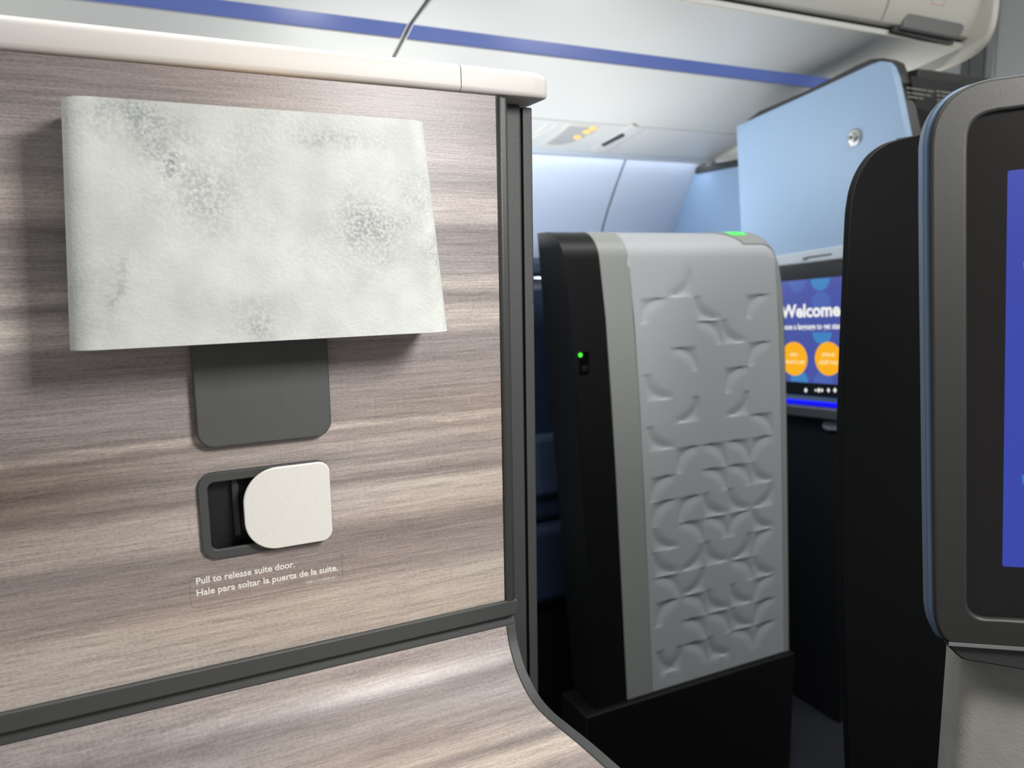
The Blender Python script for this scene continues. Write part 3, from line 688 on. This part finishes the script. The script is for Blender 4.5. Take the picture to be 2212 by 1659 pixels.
# ------------------------------------------------------------------ overhead bins
# bin underside section (y, z): lip, light strip, lower panel
LIP, S1, S2, S3 = (1.350, 1.6885), (1.600, 1.6525), (1.653, 1.6360), (1.933, 1.5550)
def sect(name, a, b, x0, x1, m, parent, th=.012, nseg=1, bevel=.0, sag=0.0):
    rows = []; rows2 = []
    for k in range(nseg+1):
        t = k/nseg; y = a[0]+(b[0]-a[0])*t; z = a[1]+(b[1]-a[1])*t-sag*sin(pi*t)
        rows.append([(x0, y, z), (x1, y, z)]); rows2.append([(x0, y, z+th), (x1, y, z+th)])
    m_ = MB().grid(rows+rows2[::-1]+[rows[0]])
    for x in (0, 1): m_.add([r[x] for r in rows]+[r[x] for r in rows2[::-1]], [list(range(2*nseg+2))])
    return m_.build(name, m, parent, bevel=bevel)
XSM = .5558; XSPL = 1.6255; XE = 1.945
DOORP = [(1.352, 1.7075), (1.338, 1.7085), (1.331, 1.716), (1.318, 1.745), (1.304, 1.80), (1.298, 1.86), (1.30, 1.95), (1.32, 2.05)]
def bindoor(x0, x1, parent, notch=None):
    pr_ = curve([(y, z, 0) for y, z in DOORP], 4); xs = [x0, x1]
    f = [[(x, p.x, p.y) for x in xs] for p in pr_]; bk = [[(x, p.x+.03, p.y+.002) for x in xs] for p in pr_[::-1]]
    m_ = MB().grid(f+bk+[f[0]])
    for k in (0, 1): m_.add([r[k] for r in f]+[r[k] for r in bk], [list(range(len(f)+len(bk)))])
    return m_.build('bin_door', BINW2, parent, bevel=.004, seg=3)
def make_bin(x0, x1, label, doors):
    t = thing('overhead_bin', label, 'bin', ((x0+x1)/2, 1.6, 1.64), 'overhead bins across the aisle')
    sect('lower_panel', S2, S3, x0, x1, BINW, t, nseg=4, sag=.002)
    sect('mood_light', (S1[0], S1[1]+.003), (S2[0], S2[1]+.003), x0, x1, MOOD, t, .006)
    sect('bottom_panel', LIP, S1, x0, x1, BINW, t, nseg=4, sag=.003)
    MB().box(x0, x1, 1.345, 1.352, 1.6855, 1.6890).build('lip', BINW2, t, bevel=.002)
    MB().box(x0, x1, 1.356, 1.40, 1.690, 1.715).build('door_rail', BINGAP, t)
    MB().box(x0, x1, 1.40, 1.93, 1.72, 2.16).build('carcass', BINW2, t)
    for a, b in doors: bindoor(a, b, t)
    return t
b1 = make_bin(-1.2, XSM-.006, 'long white overhead bin above the suite wall, left of the ceiling seam', [(-.6, XSM-.01)])
b2 = make_bin(XSM+.006, XE, 'white overhead bin with dark latch and rounded end cap at upper right', [(XSM+.01, XSPL-.003), (XSPL+.003, XE)])
MB().box(XSM-.006, XSM+.004, 1.36, 1.93, 1.70, 1.72).build('seam_backing', BINGAP, b1)
# soft seam lip on each side of the joint
for sgn, t in ((-1, b1), (1, b2)):
    mbx = MB(); xa = XSM+sgn*.0055
    pts = [(LIP[0], LIP[1]), S1, S2, S3]
    mbx.grid([[(xa-.0012, y, z-.0006) for y, z in pts], [(xa+.0012, y, z-.0006) for y, z in pts], [(xa+.0012, y, z+.012) for y, z in pts]]); mbx.build('seam_edge', BINW2, t)
# end cap following the bin section
capo = [(1.2720, 2.10), (1.2700, 1.95), (1.2735, 1.80), (1.2760, 1.742), (1.2850, 1.708), (1.3060, 1.6795), (1.345, 1.6620), (1.408, 1.6500), (1.60, 1.632), (1.93, 1.556)]
co = curve([(y, z, 0) for y, z in capo], 5)
capp = [(XE, p.x, p.y) for p in co]+[(XE, 1.93, 2.10)]
capq = [(XE, 1.36 if i < 12 else p.x+.0, p.y) for i, p in enumerate(co)]
MB().prism(capp, (.022, 0, 0)).build('end_cap', BINW2, b2, bevel=.003, seg=3)
# latch
la = MB()
lpts = [PY(x, y, 1.322) for x, y in ((1960, 27), (1972, 26), (2075, 48), (2084, 54), (2083, 64), (2078, 72), (2070, 80), (2062, 82), (1952, 60), (1955, 45))]
lt = la.prism(lpts, (0, .03, 0)).build('latch', GREYP, b2, bevel=.004, seg=3, label='dark grey bin latch')
lk = [PY(x, y, 1.335) for x, y in ((1935, 52), (2060, 82), (2060, 96), (1930, 66))]
MB().prism(lk, (0, .02, 0)).build('latch_recess', BINGAP, lt)
for q in ((1964, 58), (2030, 70)):
    c = PY(*q, 1.330); MB().box(c.x-.010, c.x+.008, 1.326, 1.34, c.z-.004, c.z+.003).build('latch_slot', PIT, lt, bevel=.001)
so = [PY(x, y, 1.3040) for x, y in ((2020, -14), (2046, -8), (2046, 11), (2020, 6))]; si = [PY(x, y, 1.3040) for x, y in ((2021.5, -12), (2044.5, -6), (2044.5, 9.5), (2021.5, 4.5))]
dq = lambda p: Vector((p.x, lerp([(1.7045, 1.338), (1.712, 1.330), (1.745, 1.318), (1.80, 1.304), (1.86, 1.298)], p.z)-.0012, p.z))
MB().ring([dq(p) for p in so], [dq(p) for p in si], (0, .001, 0)).build('placard', REDINK, b2, label='faded red outlined placard')

# ------------------------------------------------------------------ passenger service unit and cove
P0 = Vector((0, 1.933, 1.553)); nP = Vector((0, -.043, -.217)).normalized()
def PP(px, py, off=0): return hit(px, py, P0+nP*off, nP)
psu = thing('passenger_service_unit', 'white overhead service unit with amber reading lights and slotted handle bar', 'service unit', (1.1, 2.05, 1.53), )
E0, E1 = (1.9345, 1.5535), (2.1455, 1.5120)
sect('unit_panel', E0, E1, .45, 1.388, BINW, psu, th=.01)
rec = [PP(x, y, .0015) for x, y in ((1110, 322), (1160, 312), (1214, 268), (1226, 264), (1288, 270), (1296, 275), (1293, 283), (1262, 300), (1238, 311), (1214, 316), (1172, 314))]
rec = [PP(x, y, .0012) for x, y in ((1166, 312), (1200, 290), (1226, 270), (1240, 269), (1290, 273), (1298, 276), (1292, 284), (1262, 300), (1240, 311), (1215, 317), (1185, 317))]
MB().prism(rec, nP*-.002).build('recess_rim', BINW2, psu, bevel=.0008)
rec2 = [PP(x, y, .0022) for x, y in ((1180, 312), (1210, 290), (1230, 273), (1286, 276), (1290, 277), (1286, 284), (1258, 298), (1236, 308), (1212, 313))]
MB().prism(rec2, nP*-.002).build('light_recess', M('recess_grey', (168, 168, 164), .5), psu)
for (x, y) in ((1247, 296), (1267, 285), (1280, 278)):
    MB().disc(PP(x, y, .003), nP, [(-.002, .012), (.001, .0115), (.004, .008), (.005, .003)], 20).build('reading_light', AMBER, psu, label='amber lit reading light')
bar = [PP(x, y, .004) for x, y in ((1276, 326), (1284, 331), (1292, 331), (1377, 279), (1376, 273), (1366, 272))]
hbn = MB().prism(bar, nP*-.006).build('handle_bar', BINW, psu, bevel=.002)
slt = [PP(x, y, .0048) for x, y in ((1298, 313), (1305, 317), (1350, 294), (1347, 288), (1340, 290))]
MB().prism(slt, nP*-.001).build('slot', PIT, hbn)
for (x, y, x2, y2) in ((1150, 300, 1206, 271), (1155, 290, 1186, 268)):
    a, b = PP(x, y, .001), PP(x2, y2, .001); d_ = (b-a).normalized().cross(nP)*.003
    MB().prism([a-d_, a+d_, b+d_, b-d_], nP*-.002).build('raised_rib', BINW2, psu)
blk = thing('ceiling_filler_panel', 'plain white filler panel beside the service unit, toward the blue partition', 'panel', (1.7, 2.05, 1.53))
sect('filler_panel', E0, E1, 1.392, 2.3, BINW, blk, th=.01)
blk2 = thing('ceiling_filler_panel', 'plain white filler panel left of the service unit, above the suite wall cap', 'panel', (-.4, 2.05, 1.53))
sect('filler_panel', E0, E1, -1.2, .446, BINW, blk2, th=.01)
cove = thing('cove_light', 'violet cove light glowing along the top of the sidewall', 'light', (.5, 2.17, 1.51))
MB().box(-1.2, 1.47, 2.1505, 2.196, 1.520, 1.526).build('diffuser', COVE, cove)
MB().box(-1.2, 2.3, 2.146, 2.153, 1.4975, 1.520).build('valance', SIDEW, cove, bevel=.002)
MB().box(1.48, 2.3, 2.153, 2.20, 1.5095, 1.52).build('closing_strip', GREYP, cove)

# ------------------------------------------------------------------ camera
cam = bpy.data.cameras.new('camera'); co_ = bpy.data.objects.new('camera', cam); COL.objects.link(co_)
cam.sensor_width = 36; cam.lens = F*36/W; cam.clip_start = .01
co_.matrix_world = Matrix(((RGT.x, UPV.x, -_f.x, CAM.x), (RGT.y, UPV.y, -_f.y, CAM.y), (RGT.z, UPV.z, -_f.z, CAM.z), (0, 0, 0, 1)))
cam.dof.use_dof = True; cam.dof.focus_distance = .62; cam.dof.aperture_fstop = 7.5
S.camera = co_

# ------------------------------------------------------------------ lights
def area(name, loc, target, sx, sy, power, col, spread=180):
    l = bpy.data.lights.new(name, 'AREA'); l.shape = 'RECTANGLE'; l.size = sx; l.size_y = sy; l.energy = power; l.color = col; l.spread = radians(spread)
    o = bpy.data.objects.new(name, l); COL.objects.link(o); o.location = loc
    o.rotation_euler = (Vector(target)-Vector(loc)).to_track_quat('-Z', 'Y').to_euler(); return o
area('seat_reading_light', (.42, -.14, 1.46), (.21, .6, .93), .20, .20, 4.6, (1, .975, .945), 130)
area('aisle_ceiling_light', (.7, .52, 2.12), (.7, .62, 0), 3.6, .25, 27, (1, .995, .98))
area('sidewall_mood_light', (1.0, 2.17, 1.505), (1.0, 2.12, .9), 1.6, .03, 1.3, (.84, .90, 1))
area('added_far_board_fill', (.72, 2.0, 1.50), (1.8, 1.9, 1.2), .08, .08, 1.4, (.88, .95, 1))  # added bluish fill, out of view, aimed to brighten the far board
area('added_bin_fill', (.48, 1.68, 1.20), (.58, 1.70, 2), .5, .12, 2.5, (1, 1, .97))  # added source, hidden by the suite wall, to brighten the bin undersides
area('added_bin_fill_middle', (1.02, 1.50, 1.12), (1.06, 1.48, 2), .36, .16, 1.6, (1, .99, .97))  # upward fill added behind the door to whiten the bin bottoms
area('added_service_unit_fill', (1.21, 1.86, 1.10), (1.26, 1.95, 2), .36, .12, 1.9, (1, 1, .98))  # added out of sight to lift the underside of the service unit
area('added_bin_fill_rear', (-.25, 1.60, 1.20), (-.2, 1.62, 2), .5, .12, 1.1, (1, 1, .97))  # unseen extra fill for the bin bottoms at the left
area('added_bin_fill_forward', (1.95, 1.70, 1.25), (1.80, 1.66, 2), .35, .2, 2.2, (1, .98, .93))  # invented upward fill behind the partition for the right end of the bins
l = bpy.data.lights.new('lamp_bulb', 'POINT'); l.energy = .05; l.color = (1, .72, .42); l.shadow_soft_size = .015
o = bpy.data.objects.new('lamp_bulb', l); COL.objects.link(o); o.location = (.10, .548, 1.235)
w = bpy.data.worlds.new('cabin_ambient'); S.world = w; w.use_nodes = True
w.node_tree.nodes['Background'].inputs[0].default_value = (.9, .95, 1, 1); w.node_tree.nodes['Background'].inputs[1].default_value = .26
S.view_settings.view_transform = 'Standard'; S.view_settings.look = 'None'; S.view_settings.exposure = 0; S.view_settings.gamma = 1
S.view_settings.use_curve_mapping = False
